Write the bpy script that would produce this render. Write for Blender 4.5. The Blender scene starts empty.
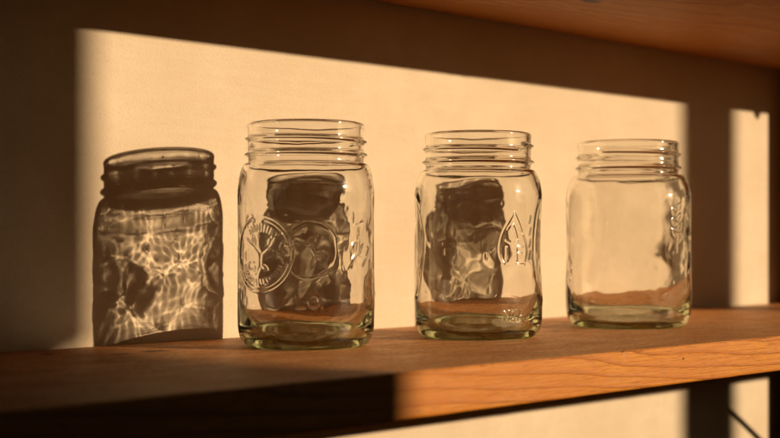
import bpy, bmesh, math, random
import numpy as np
from mathutils import Vector, noise as mnoise

random.seed(4)
rng = np.random.default_rng(7)
scene = bpy.context.scene
COL = scene.collection

# ------------------------------------------------------------------ camera
S = 10.0                         # scene units per metre: one unit is ten centimetres
EYE = 0.06685                    # eye height above the top of the lower shelf board (z = 0)
cam_d = bpy.data.cameras.new('camera')
cam = bpy.data.objects.new('camera', cam_d)
COL.objects.link(cam)
cam.location = (0.0, 0.0, EYE * S)
cam.rotation_euler = (math.radians(90), 0, math.radians(-43.1))
cam_d.sensor_width = 36
cam_d.lens = 60
cam_d.shift_y = 21.0 / 780.0
cam_d.clip_start = 0.1
cam_d.clip_end = 100
cam_d.dof.use_dof = True
cam_d.dof.focus_distance = 0.85 * S
cam_d.dof.aperture_fstop = 6.7 / S
scene.camera = cam

# ------------------------------------------------------------------ light
SUN_TAN_AZ, SUN_DROP = math.tan(math.radians(30)), 0.22
to_sun = Vector((SUN_TAN_AZ, -1.0, SUN_DROP)).normalized()
elev = math.asin(to_sun.z)
world = bpy.data.worlds.new('World')
scene.world = world
world.use_nodes = True
wn = world.node_tree
sky = wn.nodes.new('ShaderNodeTexSky')
sky.sky_type = 'NISHITA'
sky.sun_disc = False
sky.sun_elevation = elev
sky.sun_rotation = math.atan2(to_sun.x, to_sun.y)
sky.dust_density = 3.0
bg = wn.nodes['Background']
wn.links.new(sky.outputs[0], bg.inputs[0])
bg.inputs[1].default_value = 0.017

sun_d = bpy.data.lights.new('sun', 'SUN')
sun_d.energy = 5.0
sun_d.angle = math.radians(0.75)
sun_d.color = (1.0, 0.70, 0.425)
sun_d.cycles.is_caustics_light = True
sun = bpy.data.objects.new('sun', sun_d)
COL.objects.link(sun)
sun.rotation_euler = (-to_sun).to_track_quat('-Z', 'Y').to_euler()
sun.location = to_sun * 50

scene.view_settings.view_transform = 'Standard'
scene.view_settings.look = 'None'
scene.view_settings.exposure = 0.10
scene.view_settings.gamma = 1.0
cy = scene.cycles
cy.max_bounces = 20
cy.transmission_bounces = 20
cy.glossy_bounces = 12
cy.diffuse_bounces = 3
cy.transparent_max_bounces = 16
cy.sample_clamp_indirect = 25.0
cy.caustics_refractive = True
cy.caustics_reflective = True
cy.blur_glossy = 0.3
cy.use_denoising = True
try:
    cy.denoiser = 'OPENIMAGEDENOISE'
except Exception:
    pass

# ------------------------------------------------------------------ helpers
WALL_Y = 0.7243
FRONT_Y = 0.4753
SHELF_T = 0.0243


def link(name, me, mat=None, parent=None):
    o = bpy.data.objects.new(name, me)
    COL.objects.link(o)
    if mat is not None:
        me.materials.append(mat)
    if parent is not None:
        o.parent = parent
    return o


def tag(o, label, cat, group=None):
    o['label'] = label
    o['category'] = cat
    if group:
        o['group'] = group
    return o


def empty(name, loc):
    o = bpy.data.objects.new(name, None)
    o.empty_display_size = 0.02
    COL.objects.link(o)
    o.location = loc
    return o


class NT:
    """small node-graph helper"""
    def __init__(self, name):
        self.m = bpy.data.materials.new(name)
        self.m.use_nodes = True
        self.t = self.m.node_tree
        self.t.nodes.clear()
        self.out = self.t.nodes.new('ShaderNodeOutputMaterial')

    def n(self, kind, ins=None, **kw):
        nd = self.t.nodes.new('ShaderNode' + kind)
        for k, v in kw.items():
            setattr(nd, k, v)
        for k, v in (ins or {}).items():
            if isinstance(v, bpy.types.NodeSocket):
                self.t.links.new(v, nd.inputs[k])
            else:
                nd.inputs[k].default_value = v
        return nd

    def math(self, op, a, b=0.0, c=0.0, clamp=False):
        return self.n('Math', {0: a, 1: b, 2: c}, operation=op, use_clamp=clamp).outputs[0]

    def ramp(self, fac, stops, interp='LINEAR'):
        nd = self.n('ValToRGB', {0: fac})
        cr = nd.color_ramp
        cr.interpolation = interp
        while len(cr.elements) < len(stops):
            cr.elements.new(0.5)
        for e, (p, c) in zip(cr.elements, stops):
            e.position = p
            e.color = (c, c, c, 1) if isinstance(c, (int, float)) else (*c, 1)
        return nd.outputs[0]

    def mix(self, fac, a, b, blend='MIX'):
        nd = self.n('Mix', data_type='RGBA', blend_type=blend)
        for sock, v in ((nd.inputs[0], fac), (nd.inputs[6], a), (nd.inputs[7], b)):
            if isinstance(v, bpy.types.NodeSocket):
                self.t.links.new(v, sock)
            elif isinstance(v, tuple):
                sock.default_value = (*v, 1)
            else:
                sock.default_value = v
        return nd.outputs[2]

    def done(self, shader):
        self.t.links.new(shader, self.out.inputs[0])
        return self.m


# ------------------------------------------------------------------ materials
def mat_plaster():
    g = NT('plaster')
    co = g.n('TexCoord').outputs['Object']
    big = g.n('TexNoise', {'Vector': co, 'Scale': 7.0, 'Detail': 4.0, 'Roughness': 0.55}).outputs[0]
    mid = g.n('TexNoise', {'Vector': co, 'Scale': 60.0, 'Detail': 5.0, 'Roughness': 0.6}).outputs[0]
    fine = g.n('TexNoise', {'Vector': co, 'Scale': 620.0, 'Detail': 4.0, 'Roughness': 0.7}).outputs[0]
    mp = g.n('Mapping', {'Vector': co, 'Rotation': (0, 0.2, 0), 'Scale': (6, 1, 55)}).outputs[0]
    brush = g.n('TexNoise', {'Vector': mp, 'Scale': 4.0, 'Detail': 4.0}).outputs[0]
    c = g.ramp(big, [(0.28, (0.585, 0.500, 0.368)), (0.72, (0.745, 0.668, 0.525))])
    c = g.mix(g.ramp(mid, [(0.35, 0.0), (0.75, 0.75)]), c, (0.62, 0.53, 0.39))
    c = g.mix(g.ramp(brush, [(0.45, 0.0), (0.8, 0.35)]), c, (0.70, 0.635, 0.51))
    c = g.mix(g.ramp(fine, [(0.3, 0.45), (0.46, 0.0)]), c, (0.47, 0.39, 0.28))
    h = g.math('ADD', g.math('MULTIPLY', mid, 0.5), g.math('MULTIPLY', fine, 0.34))
    h = g.math('ADD', h, g.math('MULTIPLY', brush, 0.15))
    bump = g.n('Bump', {'Height': h, 'Strength': 0.65, 'Distance': 0.014}).outputs[0]
    p = g.n('BsdfPrincipled', {'Base Color': c, 'Roughness': 0.9, 'Normal': bump, 'Specular IOR Level': 0.2})
    return g.done(p.outputs[0])


def mat_wood(name, light, mid_c, dark, top_lift=0.55, centre=(0.13, 0.05), tilt=(0.045, 0.02), spots=()):
    g = NT(name)
    co = g.n('TexCoord').outputs['Object']
    sep = g.n('SeparateXYZ', {0: co})
    x, y, z = sep.outputs
    # slow wander of the growth rings along the board
    slow = g.n('TexNoise', {'Vector': g.n('Mapping', {'Vector': co, 'Scale': (3.2, 9, 9)}).outputs[0],
                            'Scale': 1.0, 'Detail': 2.0, 'Roughness': 0.45}).outputs[0]
    slow = g.math('MULTIPLY', g.math('SUBTRACT', slow, 0.5), 0.020)
    fl = g.n('TexNoise', {'Vector': g.n('Mapping', {'Vector': co, 'Scale': (14, 70, 70)}).outputs[0],
                          'Scale': 1.0, 'Detail': 3.0}).outputs[0]
    fl = g.math('MULTIPLY', g.math('SUBTRACT', fl, 0.5), 0.0035)
    yy = g.math('ADD', g.math('SUBTRACT', y, centre[0]), g.math('MULTIPLY', x, tilt[0]))
    zz = g.math('ADD', g.math('SUBTRACT', z, centre[1]), g.math('MULTIPLY', x, tilt[1]))
    r = g.math('SQRT', g.math('ADD', g.math('MULTIPLY', yy, yy), g.math('MULTIPLY', zz, zz)))
    r = g.math('ADD', g.math('ADD', r, slow), fl)
    ring = g.math('FRACT', g.math('MULTIPLY', r, 225.0))
    late = g.ramp(ring, [(0.0, 0.15), (0.55, 0.22), (0.84, 0.75), (0.93, 1.0), (0.985, 0.25), (1.0, 0.15)])
    fib = g.n('TexNoise', {'Vector': g.n('Mapping', {'Vector': co, 'Scale': (18, 900, 900)}).outputs[0],
                           'Scale': 1.0, 'Detail': 4.0, 'Roughness': 0.65}).outputs[0]
    pores = g.n('TexNoise', {'Vector': g.n('Mapping', {'Vector': co, 'Scale': (70, 1500, 1500)}).outputs[0],
                             'Scale': 1.0, 'Detail': 2.0}).outputs[0]
    blotch = g.n('TexNoise', {'Vector': g.n('Mapping', {'Vector': co, 'Scale': (9, 24, 24)}).outputs[0],
                              'Scale': 1.0, 'Detail': 5.0, 'Roughness': 0.6}).outputs[0]
    c = g.mix(late, light, mid_c)
    c = g.mix(g.ramp(late, [(0.5, 0.0), (1.0, 0.8)]), c, dark)
    c = g.mix(g.ramp(fib, [(0.35, 0.85), (0.62, 0.0)]), c, mid_c)
    c = g.mix(g.ramp(pores, [(0.30, 0.8), (0.44, 0.0)]), c, dark)
    c = g.mix(g.ramp(blotch, [(0.35, 0.65), (0.62, 0.0)]), c, mid_c)
    # flat top coloured lighter to offset the grazing sun, with worn specks and scratches
    nz = g.n('SeparateXYZ', {0: g.n('NewGeometry').outputs['Normal']}).outputs[2]
    topm = g.math('MULTIPLY', g.ramp(nz, [(0.5, 0.0), (0.95, 1.0)]), top_lift)
    worn = g.n('TexNoise', {'Vector': g.n('Mapping', {'Vector': co, 'Scale': (22, 45, 45)}).outputs[0],
                            'Scale': 1.0, 'Detail': 7.0, 'Roughness': 0.72}).outputs[0]
    topc = g.mix(g.ramp(worn, [(0.32, 1.0), (0.68, 0.0)]), (0.90, 0.46, 0.175), (0.62, 0.27, 0.09))
    topc = g.mix(g.ramp(fib, [(0.38, 0.75), (0.54, 0.0)]), topc, (0.36, 0.16, 0.06))
    topc = g.mix(g.ramp(late, [(0.4, 0.0), (1.0, 0.5)]), topc, (0.26, 0.105, 0.035))
    spk = g.n('TexNoise', {'Vector': g.n('Mapping', {'Vector': co, 'Scale': (260, 420, 420)}).outputs[0],
                           'Scale': 1.0, 'Detail': 3.0, 'Roughness': 0.7}).outputs[0]
    topc = g.mix(g.ramp(spk, [(0.36, 0.9), (0.46, 0.0)]), topc, (0.08, 0.03, 0.012))
    scr = g.n('TexNoise', {'Vector': g.n('Mapping', {'Vector': co, 'Rotation': (0, 0, 0.5), 'Scale': (25, 520, 60)}).outputs[0],
                           'Scale': 1.0, 'Detail': 1.0}).outputs[0]
    topc = g.mix(g.ramp(scr, [(0.70, 0.0), (0.76, 0.6)]), topc, (0.95, 0.62, 0.34))
    c = g.mix(topm, c, topc)
    # knots and dents
    for (sx, sy, sz, rad) in spots:
        d = g.n('VectorMath', {0: g.n('VectorMath', {0: co, 1: (sx, sy, sz)}, operation='SUBTRACT').outputs[0],
                               1: (0.55, 1.0, 1.0)}, operation='MULTIPLY').outputs[0]
        ln = g.n('VectorMath', {0: d}, operation='LENGTH').outputs['Value']
        ln = g.math('ADD', ln, g.math('MULTIPLY', g.math('SUBTRACT', worn, 0.5), rad * 1.3))
        k = g.ramp(g.math('DIVIDE', ln, rad * 2.0), [(0.35, 0.92), (0.62, 0.0)])
        c = g.mix(k, c, (0.025, 0.010, 0.005))
    hgt = g.math('ADD', g.math('MULTIPLY', fib, 0.6), g.math('MULTIPLY', late, 0.35))
    hgt = g.math('ADD', hgt, g.math('MULTIPLY', worn, 1.2))
    bump = g.n('Bump', {'Height': hgt, 'Strength': 0.6, 'Distance': 0.011}).outputs[0]
    rough = g.ramp(worn, [(0.3, 0.62), (0.7, 0.42)])
    p = g.n('BsdfPrincipled', {'Base Color': c, 'Roughness': rough, 'Normal': bump, 'Specular IOR Level': 0.35})
    return g.done(p.outputs[0])


def mat_glass(name, tint):
    """clear glass under a thin handled film: a faint soft sheen and a few specks of dust"""
    g = NT(name)
    co = g.n('TexCoord').outputs['Object']
    zh = g.n('SeparateXYZ', {0: co}).outputs[2]
    gl = g.n('BsdfGlass', {'Color': g.mix(g.n('MapRange', {0: zh, 1: 0.0002, 2: 0.0038}).outputs[0], (0.70, 0.86, 0.57), tint), 'Roughness': 0.0, 'IOR': 1.47})
    film = g.n('BsdfGlossy', {'Color': (1, 1, 1, 1), 'Roughness': 0.085})
    smear = g.n('TexNoise', {'Vector': co, 'Scale': 45.0, 'Detail': 4.0, 'Roughness': 0.6}).outputs[0]
    m1 = g.n('MixShader', {0: g.ramp(smear, [(0.3, 0.012), (0.65, 0.050)]), 1: gl.outputs[0], 2: film.outputs[0]})
    vor = g.n('TexVoronoi', {'Vector': co, 'Scale': 420.0}, feature='F1')
    pick = g.n('TexWhiteNoise', {'Vector': vor.outputs['Position']}).outputs['Value']
    speck = g.math('MULTIPLY', g.ramp(vor.outputs['Distance'], [(0.06, 1.0), (0.14, 0.0)]),
                   g.ramp(pick, [(0.93, 0.0), (0.945, 0.7)]))
    dust = g.n('BsdfDiffuse', {'Color': (0.45, 0.42, 0.38, 1)})
    m2 = g.n('MixShader', {0: speck, 1: m1.outputs[0], 2: dust.outputs[0]})
    return g.done(m2.outputs[0])


def mat_iron():
    g = NT('black_iron')
    co = g.n('TexCoord').outputs['Object']
    n1 = g.n('TexNoise', {'Vector': co, 'Scale': 90.0, 'Detail': 5.0}).outputs[0]
    c = g.ramp(n1, [(0.35, (0.012, 0.010, 0.009)), (0.75, (0.035, 0.026, 0.02))])
    b = g.n('Bump', {'Height': n1, 'Strength': 0.3, 'Distance': 0.005}).outputs[0]
    return g.done(g.n('BsdfPrincipled', {'Base Color': c, 'Roughness': 0.6, 'Metallic': 0.3, 'Normal': b}).outputs[0])


def mat_paint():
    g = NT('shade_panel_paint')
    co = g.n('TexCoord').outputs['Object']
    n1 = g.n('TexNoise', {'Vector': co, 'Scale': 12.0, 'Detail': 5.0}).outputs[0]
    c = g.ramp(n1, [(0.3, (0.045, 0.040, 0.034)), (0.7, (0.065, 0.055, 0.045))])
    return g.done(g.n('BsdfPrincipled', {'Base Color': c, 'Roughness': 0.7}).outputs[0])


M_PLASTER = mat_plaster()
M_WOOD = mat_wood('pine_board', (0.60, 0.280, 0.032), (0.42, 0.142, 0.012), (0.15, 0.038, 0.005), 0.85,
                  centre=(FRONT_Y + 0.16, 0.09), tilt=(0.03, 0.022),
                  spots=((0.373, 0.692, 0.0, 0.0028), (0.590, 0.478, 0.0, 0.0012), (0.405, 0.665, 0.0, 0.0035),
                         (0.432, 0.668, 0.0, 0.005), (0.700, 0.4753, -0.0085, 0.0006)))
M_WOOD_UP = mat_wood('pine_board_upper', (0.60, 0.265, 0.040), (0.42, 0.150, 0.018), (0.14, 0.040, 0.006), 0.3,
                     centre=(FRONT_Y + 0.10, -0.05), tilt=(0.05, 0.01), spots=((0.781, 0.612, 0.247, 0.006),))
M_IRON = mat_iron()
M_PAINT = mat_paint()
M_DARKWOOD = mat_wood('dark_stained_wood', (0.10, 0.045, 0.02), (0.065, 0.028, 0.012), (0.03, 0.012, 0.006), 0.2,
                      centre=(0.6, 0.0))


# ------------------------------------------------------------------ setting: wall
bm = bmesh.new()
bmesh.ops.create_cube(bm, size=1.0)
for v in bm.verts:
    v.co = Vector((1.2 + v.co.x * 9.0, WALL_Y + 0.04 + v.co.y * 0.08, v.co.z * 6.4))
me = bpy.data.meshes.new('wall')
bm.to_mesh(me)
bm.free()
wall = link('wall', me, M_PLASTER)
wall['kind'] = 'structure'


# ------------------------------------------------------------------ shelves
def board(name, x0, x1, y0, y1, z0, z1, mat, seed, parent=None, step=0.002, rad=0.0016, rough=0.00022):
    """a plank with worn, slightly uneven long edges, extruded along x"""
    prof = []
    for (cy_, cz_, a0) in ((y0 + rad, z1 - rad, 90), (y0 + rad, z0 + rad, 180),
                           (y1 - rad, z0 + rad, 270), (y1 - rad, z1 - rad, 0)):
        for k in range(5):
            a = math.radians(a0 + k * 22.5)
            prof.append((cy_ + rad * math.cos(a), cz_ + rad * math.sin(a)))
        if a0 == 90:
            prof += [(y0, z1 - rad - 0.0018), (y0, z1 - rad - 0.006), (y0, (z0 + z1) / 2), (y0, z0 + rad + 0.004)]
        elif a0 == 0:
            prof += [(y1 - 0.05, z1), (y0 + 0.03, z1), (y0 + rad + 0.003, z1)]
    n = max(2, int((x1 - x0) / step))
    verts, faces = [], []
    for i in range(n + 1):
        x = x0 + (x1 - x0) * i / n
        for (py, pz) in prof:
            f = Vector((x * 30, py * 40 + seed, pz * 40))
            g2 = Vector((x * 160, py * 120 + seed, pz * 120))
            w = rough * (mnoise.noise(f) * 1.2 + mnoise.noise(g2) * 0.8)
            wy = w if py < (y0 + y1) / 2 else 0.0
            if py < y0 + rad * 2 and pz > z1 - rad * 1.5:      # small chips along the worn front edge
                chip = max(0.0, mnoise.noise(Vector((x * 95, seed * 3, 0.0))) - 0.38) * 0.0030
                wy += chip
                w -= chip * 0.6
            wz = (w if w < -rough else 0) + rough * mnoise.noise(f + Vector((5, 5, 5))) if pz < (z0 + z1) / 2 or py < y0 + rad * 2 else 0
            verts.append((x, py + wy, pz + min(wz, 0)))
    m = len(prof)
    for i in range(n):
        for j in range(m):
            a, b = i * m + j, i * m + (j + 1) % m
            faces.append((a, b, b + m, a + m))
    faces.append(tuple(range(m)))
    faces.append(tuple(reversed(range(n * m, n * m + m))))
    me = bpy.data.meshes.new(name)
    me.from_pydata(verts, [], faces)
    me.update()
    bm = bmesh.new()
    bm.from_mesh(me)
    bmesh.ops.recalc_face_normals(bm, faces=bm.faces[:])
    bm.to_mesh(me)
    bm.free()
    for p in me.polygons[:-2]:
        p.use_smooth = True
    return link(name, me, mat, parent)


sh = board('shelf', -0.25, 1.85, FRONT_Y, WALL_Y - 0.0006, -SHELF_T, 0.0, M_WOOD, 3.0)
tag(sh, 'worn orange pine shelf board the three glass jars stand on', 'shelf')
up = board('shelf', -0.25, 1.85, WALL_Y - 0.2205, WALL_Y - 0.0006, 0.2470, 0.2715, M_WOOD_UP, 11.0)
tag(up, 'pine shelf board overhead, seen from below above the jars', 'shelf')


def box(name, c, s, mat, parent=None, bev=0.001, rot=None):
    bm = bmesh.new()
    bmesh.ops.create_cube(bm, size=1.0)
    for v in bm.verts:
        v.co = Vector((v.co.x * s[0], v.co.y * s[1], v.co.z * s[2]))
    if bev:
        bmesh.ops.bevel(bm, geom=bm.edges[:], offset=bev, segments=2, affect='EDGES', profile=0.7)
    if rot is not None:
        bmesh.ops.rotate(bm, verts=bm.verts[:], matrix=rot, cent=(0, 0, 0))
    bmesh.ops.translate(bm, verts=bm.verts[:], vec=c)
    me = bpy.data.meshes.new(name)
    bm.to_mesh(me)
    bm.free()
    return link(name, me, mat, parent)


# dark upright at the right end of the shelves, with the iron bracket of each board
post = empty('shelf_upright', (1.245, WALL_Y - 0.022, -1.0))
tag(post, 'dark upright against the wall at the right end of the shelves', 'shelf upright')
box('post', (0.035, 0.0, 0.988 - 0.0243), (0.075, 0.034, 1.99 - 0.0), M_DARKWOOD, post, 0.002)

def bracket(z_top, arm, leg, brace, label):
    """forged shelf bracket: leg on the upright, arm under the board, slanting brace"""
    t = empty('shelf_bracket', (1.258, WALL_Y - 0.040, z_top))
    tag(t, label, 'bracket')
    box('leg', (0, 0.0, -leg / 2 - 0.001), (0.024, 0.005, leg), M_IRON, t, 0.0012)
    box('arm', (0, -arm / 2 - 0.0028, -0.0035), (0.024, arm, 0.005), M_IRON, t, 0.0012)
    for zz in (-0.03, -leg + 0.02):
        bm = bmesh.new()
        bmesh.ops.create_uvsphere(bm, u_segments=16, v_segments=8, radius=0.0045)
        for v in bm.verts:
            v.co = Vector((v.co.x, v.co.y * 0.6 - 0.0025, v.co.z + zz))
        me = bpy.data.meshes.new('screw')
        bm.to_mesh(me)
        bm.free()
        link('screw', me, M_IRON, t)
    if brace:
        a, b = Vector((0, -arm + 0.004, -0.006)), Vector((0, -0.003, -leg + 0.01))
        d = b - a
        rot = d.to_track_quat('Z', 'X').to_matrix()
        box('brace', (a + b) / 2, (0.005, 0.004, d.length), M_IRON, t, 0.001, rot)


bracket(0.2468, 0.10, 0.145, False, 'black iron bracket under the overhead shelf board, on the dark upright')
bracket(-0.0247, 0.21, 0.135, True, 'black iron bracket with slanting brace under the shelf the jars stand on')
bm = bmesh.new()  # unseen peg added for the notch its shadow makes on the wall
bmesh.ops.create_cone(bm, cap_ends=True, segments=16, radius1=0.002, radius2=0.009, depth=0.010)
for v in bm.verts:
    v.co += Vector((1.315, WALL_Y - 0.20, 0.2415))
me = bpy.data.meshes.new('shadow_peg')
bm.to_mesh(me)
bm.free()
link('shadow_peg', me, M_IRON, up)

# unseen panels added to shade the wall and block sky; mullion casts the band
WY = WALL_Y + 1.0
DX, DZ = SUN_TAN_AZ * WY, SUN_DROP * WY


def prism(name, pts, t, mat, parent):
    bm = bmesh.new()
    a = [bm.verts.new((x, 0, z)) for x, z in pts]
    b = [bm.verts.new((x, -t, z)) for x, z in pts]
    bm.faces.new(a)
    bm.faces.new(list(reversed(b)))
    for i in range(len(pts)):
        j = (i + 1) % len(pts)
        bm.faces.new((a[i], b[i], b[j], a[j]))
    bmesh.ops.recalc_face_normals(bm, faces=bm.faces[:])
    me = bpy.data.meshes.new(name)
    bm.to_mesh(me)
    bm.free()
    return link(name, me, mat, parent)


xl = 0.423 + DX
xf = 0.4587 + SUN_TAN_AZ * (FRONT_Y + 1.0)
OX1, OZ0, OZ1 = 2.62, 0.225, 0.80          # right, bottom and top of the gap between the added panels
for pts in ([(-5.0, -3.2), (xf, -3.2), (xf, 0.335), (xl, 0.380), (xl, 3.2), (-5.0, 3.2)],
            [(OX1, -3.2), (7.5, -3.2), (7.5, 3.2), (OX1, 3.2)],
            [(xl + 0.001, OZ1), (OX1 - 0.001, OZ1), (OX1 - 0.001, 3.2), (xl + 0.001, 3.2)],
            [(xf + 0.001, -3.2), (OX1 - 0.001, -3.2), (OX1 - 0.001, OZ0), (xf + 0.001, OZ0)]):
    wp = prism('shade_panel', pts, 0.02, M_PAINT, None)
    wp.location = (0, -1.0, 0)
    wp['kind'] = 'structure'
mu = prism('window_mullion', [(1.0744 + DX, OZ0 + 0.001), (1.1595 + DX, OZ0 + 0.001), (1.1595 + DX, OZ1 - 0.001), (1.0744 + DX, OZ1 - 0.001)], 0.02, M_PAINT, None)
mu.location = (0, -1.0, 0)
mu['kind'] = 'structure'


# ------------------------------------------------------------------ jars
def smooth_path(pts, n_per=10):
    """Catmull-Rom through control points, returns dense polyline"""
    P = [np.array(p, float) for p in pts]
    P = [2 * P[0] - P[1]] + P + [2 * P[-1] - P[-2]]
    out = []
    for i in range(1, len(P) - 2):
        for k in range(n_per):
            t = k / n_per
            a, b, c, d = P[i - 1], P[i], P[i + 1], P[i + 2]
            out.append(0.5 * ((2 * b) + (-a + c) * t + (2 * a - 5 * b + 4 * c - d) * t * t + (-a + 3 * b - 3 * c + d) * t ** 3))
    out.append(P[-2])
    return np.array(out)


def resample(poly, step_fn):
    """walk the polyline, step length given by step_fn(r, z)"""
    seg = np.linalg.norm(np.diff(poly, axis=0), axis=1)
    s = np.concatenate([[0], np.cumsum(seg)])
    keep = s > -1
    t, res = 0.0, []
    while t < s[-1]:
        r = np.interp(t, s, poly[:, 0])
        z = np.interp(t, s, poly[:, 1])
        res.append((r, z))
        t += step_fn(r, z)
    res.append(tuple(poly[-1]))
    return np.array(res)


def fbm2(theta, z, R, wl, seed, octaves=2):
    """smooth periodic noise over the jar surface, in -1..1; wl = wavelength in metres"""
    rs = np.random.default_rng(seed)
    out = np.zeros_like(theta)
    amp, tot = 1.0, 0.0
    for _ in range(octaves):
        n = 26
        for _k in range(n):
            kz = rs.normal(0, 1) * 2 * math.pi / wl * 0.62
            kt = round(rs.normal(0, 1) * 2 * math.pi * R / wl * 0.62)
            out += amp * np.cos(kt * theta + kz * z + rs.uniform(0, 6.283)) * math.sqrt(2.0 / n)
        tot += amp
        amp *= 0.5
        wl *= 0.5
    return out / tot * 0.6


def stroke_disp(U, V, strokes, w):
    """raised-line height 0..1 on points (U, V), strokes = polylines in metres"""
    best = np.full(U.shape, 1e9)
    for s in strokes:
        s = np.asarray(s, float)
        for a, b in zip(s[:-1], s[1:]):
            m = (U > min(a[0], b[0]) - 3 * w) & (U < max(a[0], b[0]) + 3 * w) & \
                (V > min(a[1], b[1]) - 3 * w) & (V < max(a[1], b[1]) + 3 * w)
            if not m.any():
                continue
            d = b - a
            L2 = max(1e-12, d @ d)
            t = np.clip(((U[m] - a[0]) * d[0] + (V[m] - a[1]) * d[1]) / L2, 0, 1)
            dist = np.hypot(U[m] - a[0] - t * d[0], V[m] - a[1] - t * d[1])
            best[m] = np.minimum(best[m], dist)
    return np.exp(-(best / w) ** 2)


def arc(cx, cz, r, a0, a1, n=24, sx=1.0):
    return [(cx + sx * r * math.cos(math.radians(a0 + (a1 - a0) * k / n)),
             cz + r * math.sin(math.radians(a0 + (a1 - a0) * k / n))) for k in range(n + 1)]


GLYPH = {
    'L': [[(0, 1), (0, 0), (0.6, 0)]],
    'O': [arc(0.4, 0.5, 0.5, 0, 360, 14, 0.8)],
    'I': [[(0.1, 1), (0.1, 0)]],
    'F': [[(0, 0), (0, 1), (0.6, 1)], [(0, 0.52), (0.48, 0.52)]],
    'N': [[(0, 0), (0, 1), (0.6, 0), (0.6, 1)]],
    'Z': [[(0, 1), (0.6, 1), (0, 0), (0.6, 0)]],
    'A': [[(0, 0), (0.35, 1), (0.7, 0)], [(0.15, 0.4), (0.55, 0.4)]],
    '.': [[(0.1, 0), (0.12, 0.04)]],
}


def word(txt, u, v, h, adv=0.95):
    out = []
    for ch in txt:
        for s in GLYPH.get(ch, []):
            out.append([(u + x * h, v + y * h) for x, y in s])
        u += adv * h
    return out


def leaf(u, v, L, ang, fat=0.34):
    a = math.radians(ang)
    ca, sa = math.cos(a), math.sin(a)
    pts = []
    for k in range(13):
        t = k / 12 * 2
        side = 1 if t <= 1 else -1
        q = t if t <= 1 else 2 - t
        x, y = q * L, side * fat * L * math.sin(math.pi * q) * 0.6
        pts.append((u + x * ca - y * sa, v + x * sa + y * ca))
    return [pts]


def fruit_emblem(R, seed, rings=True):
    """round medallion: double ring, a twig with leaves and two round fruits, short lettering ticks"""
    rs = random.Random(seed)
    if rings:
        return [arc(0, 0, R, 0, 360, 64), arc(0, 0, R * 0.9, 190, 345, 30), arc(0, 0, R * 0.9, 20, 80, 12)]
    s = []
    tw = [(-0.55, 0.45), (-0.2, 0.25), (0.05, 0.02), (0.02, -0.35), (-0.12, -0.55)]
    s.append([(x * R, z * R) for x, z in tw])
    s.append([(x * R, z * R) for x, z in [(0.05, 0.02), (0.3, 0.2), (0.52, 0.52)]])
    s.append([(x * R, z * R) for x, z in [(0.3, 0.2), (0.62, 0.1), (0.78, -0.12)]])
    for (u, v, L, an) in ((0.3, 0.2, 0.32, 75), (0.5, 0.5, 0.3, 30), (0.62, 0.1, 0.26, -10), (0.4, 0.2, 0.3, -40),
                          (-0.2, 0.25, 0.3, 100), (-0.12, -0.5, 0.26, 150), (0.03, -0.3, 0.3, -25)):
        s += leaf(u * R, v * R, L * R, an)
    s.append(arc(-0.42 * R, 0.02, R * 0.2, 0, 300, 16))
    s.append(arc(-0.33 * R, -0.33 * R, R * 0.15, 40, 360, 12))
    for k in range(17):                       # the illegible ring of raised lettering
        a = math.radians(205 + k * 8.2 + rs.uniform(-1, 1))
        r0, r1 = R * 0.72, R * (0.84 + rs.uniform(-0.03, 0.03))
        s.append([(r0 * math.cos(a), r0 * math.sin(a)), (r1 * math.cos(a + 0.03), r1 * math.sin(a + 0.03))])
        if k % 3 != 1:
            s.append([(r1 * math.cos(a), r1 * math.sin(a)), (r1 * math.cos(a + 0.09), r1 * math.sin(a + 0.09))])
    for k in range(8):
        a = math.radians(62 + k * 8.5)
        r0, r1 = R * 0.68, R * 0.84
        s.append([(r0 * math.cos(a), r0 * math.sin(a)), (r1 * math.cos(a), r1 * math.sin(a))])
    return s


def faint_emblem(R):
    """the worn medallion on the far side: ring, bent twig, three leaves"""
    s = [arc(0, 0, R, 0, 360, 64), [(x * R, z * R) for x, z in [(-0.5, 0.4), (-0.1, 0.1), (0.1, -0.2), (0.0, -0.6)]]]
    for (u, v, L, an) in ((-0.1, 0.1, 0.45, 50), (0.1, -0.2, 0.42, 10), (-0.3, 0.25, 0.35, 190)):
        s += leaf(u * R, v * R, L * R, an)
    return s


def drop_emblem(R):
    def cur(p):
        return [tuple(q) for q in smooth_path([(x * R, z * R) for x, z in p], 6)]
    s = [cur([(-0.02, 1.0), (-0.2, 0.72), (-0.42, 0.35), (-0.52, -0.05), (-0.50, -0.35), (-0.38, -0.6)]),
         cur([(0.02, 0.95), (0.2, 0.62), (0.3, 0.4)]), cur([(0.36, 0.3), (0.5, 0.0), (0.54, -0.3), (0.46, -0.55)]),
         cur([(-0.25, 0.5), (-0.1, 0.62), (0.02, 0.45), (0.1, 0.2)]), cur([(-0.3, 0.12), (-0.1, 0.05), (0.12, 0.1)])]
    s += word('IF', -0.32 * R, -0.5 * R, 0.42 * R)
    s.append([(-0.4 * R, -0.64 * R), (0.42 * R, -0.64 * R)])
    for k in range(4):
        s.append([(0.75 * R, (0.9 - 0.38 * k) * R), (0.68 * R, (0.68 - 0.38 * k) * R)])
    return s


def sprig_emblem(R):
    s = [[(0, -R), (0.05 * R, -0.3 * R), (-0.05 * R, 0.3 * R), (0.1 * R, R)]]
    for k, (v, sd) in enumerate(((-0.6, 1), (-0.4, -1), (-0.15, 1), (0.05, -1), (0.3, 1), (0.5, -1), (0.75, 1))):
        s += leaf(0.02 * R, v * R, 0.5 * R, 52 if sd > 0 else 128, 0.4)
    return s


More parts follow.
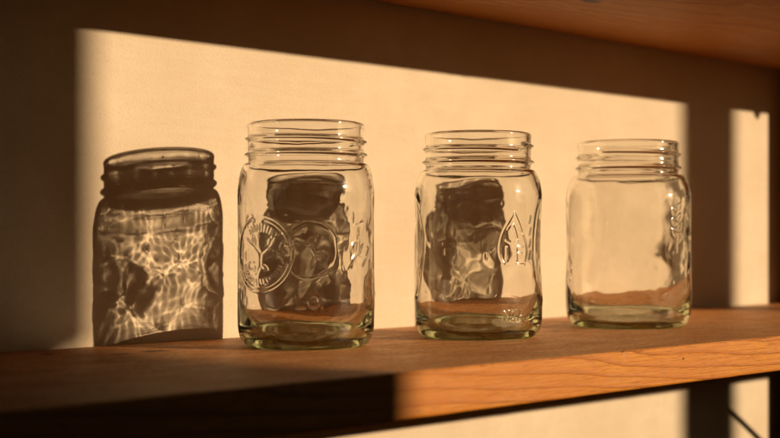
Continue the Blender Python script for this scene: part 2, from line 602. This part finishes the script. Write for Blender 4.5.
def make_jar(pos, H, R, RIM, label, seed, emblems, tint, dimples=(), wave=1.0, thread_rot=0.0, square=0.0, base_r=0.80):
    """emblems: (view angle in degrees from the camera side, height, strokes, stroke width, relief)"""
    k = H / 0.14
    root = empty('glass_jar', pos)
    tag(root, label, 'jar', 'clear glass canning jars in a row on the shelf')
    phi_c = math.atan2(-pos[1], -pos[0])
    T = 0.0026
    # outer profile, bottom centre -> rim top
    rb = R * base_r
    zc = 0.0155 * k
    cr = R - rb
    pts = [(0.0004, 0.0016), (rb * 0.45, 0.0015), (rb * 0.80, 0.0010), (rb * 0.93, 0.0004), (rb, 0.0)]
    for a in (12, 28, 45, 62, 78, 90):                       # rounded heel
        ar = math.radians(a)
        pts.append((rb + cr * math.sin(ar) ** 0.85, zc * (1 - math.cos(ar))))
    zs = 0.0955 * k                                              # shoulder starts
    pts += [(R + 0.0002, 0.030 * k), (R * 0.996, 0.055 * k), (R * 0.996, 0.078 * k), (R, zs)]
    neck = RIM - 0.0010
    zn = 0.1150 * k
    for t in (0.25, 0.5, 0.72, 0.88, 1.0):
        a = t * math.pi / 2
        pts.append((neck + (R - neck) * math.cos(a) ** 0.75 if t < 1 else neck, zs + (zn - zs) * math.sin(a) ** 1.25))
    zt = H
    pts += [(neck - 0.0002, 0.1185 * k), (neck, 0.1270 * k), (neck, 0.1355 * k), (neck + 0.0003, zt - 0.0016),
            (neck - 0.0004, zt - 0.0004), (neck - 0.0014, zt), (neck - 0.0026, zt - 0.0008)]
    # inner profile, rim -> inner bottom centre
    ni = neck - 0.0030
    pts += [(ni, zt - 0.003), (ni, 0.130 * k), (ni - 0.0001, 0.1175 * k)]
    for t in (0.9, 0.72, 0.5, 0.25):
        a = t * math.pi / 2
        pts.append((ni + (R - T - ni) * math.cos(a) ** 0.75, zs - 0.001 + (zn - zs) * math.sin(a) ** 1.25))
    Ri = R - T
    pts += [(Ri, zs - 0.003), (Ri, 0.080 * k), (Ri - 0.0001, 0.050 * k), (Ri - 0.0002, 0.036 * k), (Ri - 0.0006, 0.0270 * k), (Ri - 0.0017, 0.0202 * k)]
    pts += [(Ri - 0.0036, 0.0142 * k), (Ri - 0.0066, 0.0090 * k), (Ri - 0.0110, 0.0050 * k)]
    pts += [(rb * 0.62, 0.0033), (rb * 0.3, 0.0038), (0.0004, 0.0040)]
    poly = smooth_path(pts, 8)
    poly[:, 0] = np.maximum(poly[:, 0], 0.0003)
    top_i = int(np.argmax(poly[:, 1]))

    def st(r, z):
        if r < rb * 0.9 and z < 0.012:
            return 0.0012
        return 0.00045
    P = resample(poly, st)
    top_i = int(np.argmax(P[:, 1]))
    n, m = len(P), 560
    th = np.linspace(0, 2 * math.pi, m, endpoint=False)
    TH, IDX = np.meshgrid(th, np.arange(n))
    r = np.repeat(P[:, 0][:, None], m, 1)
    z = np.repeat(P[:, 1][:, None], m, 1)
    outer = (IDX <= top_i)
    tan = np.gradient(P, axis=0)
    tan /= np.maximum(1e-9, np.linalg.norm(tan, axis=1))[:, None]
    nr, nz = tan[:, 1], -tan[:, 0]                # outward normal of the outer profile / of the inner too
    body_m = np.clip((z - 0.012 * k) / (0.012 * k), 0, 1) * np.clip((0.108 * k - z) / (0.012 * k), 0, 1)
    disp = np.zeros_like(r)
    # hand-blown looking unevenness, mostly on the inside
    w1 = fbm2(TH, z, R, 0.040, seed, 1) * 0.00030 + fbm2(TH, z, R, 0.013, seed + 1, 1) * 0.000038 + fbm2(TH, z, R, 0.0075, seed + 9, 1) * 0.000014
    patch = np.clip(0.75 + 1.1 * fbm2(TH, z, R, 0.045, seed + 21, 1), 0.15, 2.0)
    w1 = fbm2(TH, z, R, 0.040, seed, 1) * 0.00030 + patch * (fbm2(TH, z, R, 0.020, seed + 4, 1) * 0.00008 + fbm2(TH, z, R, 0.012, seed + 1, 1) * 0.000024 + fbm2(TH, z, R, 0.0075, seed + 9, 1) * 0.000010)
    w2 = fbm2(TH, z, R, 0.050, seed + 2, 1) * 0.00012
    disp += np.where(outer, w2, -w1) * body_m * wave
    neck_m = np.clip((z - 0.105 * k) / (0.01 * k), 0, 1)
    w3 = fbm2(TH, z, R, 0.022, seed + 3, 1) * 0.00007
    disp += np.where(outer, 0, w3) * neck_m
    foot_m = np.clip(1 - z / (0.02 * k), 0, 1)
    disp += fbm2(TH, z, R, 0.03, seed + 5, 1) * 0.00014 * foot_m * (r > rb * 0.3) * np.where(outer & (z < 0.002), 0, 1)
    # threads: one sloping turn above, one closed bead below
    ang = np.mod(TH + thread_rot, 2 * math.pi) / (2 * math.pi)
    zh = (0.1297 - 0.0036 * (ang - 0.5)) * k
    endf = np.clip(ang / 0.03, 0, 1) * np.clip((1 - ang) / 0.03, 0, 1)
    th1 = np.exp(-((z - zh) / 0.00095) ** 2) * endf
    zb = (0.1203) * k
    th2 = np.exp(-((z - zb) / 0.0012) ** 2)
    th3 = np.exp(-((z - (0.1250 + 0.0012 * np.cos(TH + thread_rot)) * k) / 0.0007) ** 2) * 0.35 * np.clip(np.sin(TH + thread_rot) * 2, 0, 1)
    disp += np.where(outer, th1 * 0.0019 + th2 * 0.0024 + th3 * 0.0006, 0)
    # raised marks
    for (alpha, hz, strokes, w, relief) in emblems:
        t0 = phi_c + math.radians(alpha)
        U = (np.mod(TH - t0 + math.pi, 2 * math.pi) - math.pi) * R
        if abs(alpha) > 90:
            U = -U                                 # read from the camera side, through the jar
        disp += np.where(outer, stroke_disp(U, z - hz, strokes, w) * relief, 0)
    # small swellings and drips left by the mould
    rs = np.random.default_rng(seed + 77)
    blob = np.zeros_like(r)
    for _ in range(44):
        t0, h0 = rs.uniform(0, 2 * math.pi), rs.uniform(0.022, 0.098) * k
        su, sv = rs.uniform(0.0007, 0.0014), rs.uniform(0.0010, 0.0032)
        U = (np.mod(TH - t0 + math.pi, 2 * math.pi) - math.pi) * R
        blob += np.exp(-(U / su) ** 2 - ((z - h0) / sv) ** 2) * rs.uniform(0.00006, 0.00026)
    disp += np.where(outer, blob, 0)
    # thumb hollows
    for (alpha, hz, wu, wz, depth) in dimples:
        t0 = phi_c + math.radians(alpha)
        U = (np.mod(TH - t0 + math.pi, 2 * math.pi) - math.pi) * R
        q = (U / wu) ** 2 + ((z - hz) / wz) ** 2
        d = -depth * np.clip(1 - q, 0, 1) ** 1.2 + 0.00022 * np.exp(-((np.sqrt(q) - 1.0) / 0.07) ** 2)
        disp += d * np.clip(body_m * 2, 0, 1)
    rr = r + disp * nr[:, None]
    zz = z + disp * nz[:, None]
    if square:
        c4 = np.cos(4 * (TH - phi_c))
        rr = rr * (1 + square * c4 * body_m)
    zz = np.maximum(zz, 0.0)
    X, Y = rr * np.cos(TH), rr * np.sin(TH)
    V = np.stack([X, Y, zz], -1)
    # part boundaries
    zpm = P[:, 1]
    part_row = np.where(zpm > 0.1168 * k, 0, np.where(zpm < 0.0175 * k, 2, 1))
    gm = mat_glass('clear_glass', tint)
    mats = (gm, gm, gm)
    for pid, pname in ((0, 'neck'), (1, 'body'), (2, 'base')):
        rows = [i for i in range(n - 1) if part_row[i] == pid]
        used = sorted(set(rows) | {i + 1 for i in rows})
        remap = {u: q for q, u in enumerate(used)}
        vv = V[used].reshape(-1, 3)
        base0 = np.array([remap[i] for i in rows])[:, None] * m
        base1 = np.array([remap[i + 1] for i in rows])[:, None] * m
        j0 = np.arange(m)[None, :]
        j1 = (j0 + 1) % m
        F = np.stack([base0 + j0, base0 + j1, base1 + j1, base1 + j0], -1).reshape(-1, 4)
        me = bpy.data.meshes.new(pname)
        extra = []
        me.vertices.add(len(vv))
        me.vertices.foreach_set('co', vv.ravel())
        nf = len(F)
        me.loops.add(nf * 4)
        me.loops.foreach_set('vertex_index', F.ravel().astype(np.int32))
        me.polygons.add(nf)
        me.polygons.foreach_set('loop_start', np.arange(0, nf * 4, 4, dtype=np.int32))
        me.polygons.foreach_set('use_smooth', np.ones(nf, dtype=bool))
        me.update(calc_edges=True)
        if pid == 2:
            bm = bmesh.new()
            bm.from_mesh(me)
            bm.verts.ensure_lookup_table()
            q0 = remap[0] * m
            q1 = remap[n - 1] * m
            bm.faces.new([bm.verts[q0 + j] for j in reversed(range(m))])
            bm.faces.new([bm.verts[q1 + j] for j in range(m)])
            bm.to_mesh(me)
            bm.free()
        o = link(pname, me, mats[pid], root)
        o.cycles.is_caustics_caster = True
    return root


R1 = 0.0431
make_jar((0.5229, 0.6364, 0.0), 0.1403, R1, 0.0377,
         'clear glass jar closest to the camera with round fruit medallions moulded on it', 11,
         [(-41, 0.058, fruit_emblem(0.0225, 5), 0.00065, 0.00055), (-41, 0.058, fruit_emblem(0.0215, 5, False), 0.00045, 0.00030), (176, 0.060, faint_emblem(0.0195), 0.0009, 0.00080),
          (2, 0.026, word('LO.', -0.007, 0, 0.0075), 0.0006, 0.0005),
          (46, 0.062, leaf(-0.006, -0.008, 0.016, 60) + leaf(0.002, -0.004, 0.013, 20, 0.5) + [[(-0.008, -0.012), (0.000, -0.002), (0.002, 0.012)], [(0.006, -0.011), (0.012, -0.004)], [(-0.003, 0.013), (0.006, 0.016)]], 0.0008, 0.00025)],
         (0.998, 0.994, 0.984), wave=1.2)
make_jar((0.6595, 0.6155, 0.0), 0.1402, 0.0441, 0.0376,
         'middle glass jar with hollow grips in its sides and a drop-shaped mark', 31,
         [(33, 0.064, drop_emblem(0.021), 0.0006, 0.00034), (34, 0.014, word('NZA', -0.009, 0, 0.006), 0.0006, 0.0004)],
         (0.996, 0.994, 0.98), dimples=((86, 0.062, 0.019, 0.036, 0.0009), (-86, 0.062, 0.019, 0.036, 0.0009)),
         thread_rot=1.5, wave=1.2)
make_jar((0.8252, 0.6111, 0.0), 0.1425, 0.0480, 0.0395,
         'broad squat-looking glass jar at the right end of the row with a moulded plant sprig', 57,
         [(48, 0.075, sprig_emblem(0.017), 0.0007, 0.00020)],
         (0.996, 0.994, 0.98), thread_rot=3.1, wave=1.6)

for o in (wall, sh, up):
    o.cycles.is_caustics_receiver = True

# everything above is written in metres; bring it to scene units
for o in scene.objects:
    if o.parent is None and o.type in {'MESH', 'EMPTY'}:
        o.location = o.location * S
        o.scale = (S, S, S)
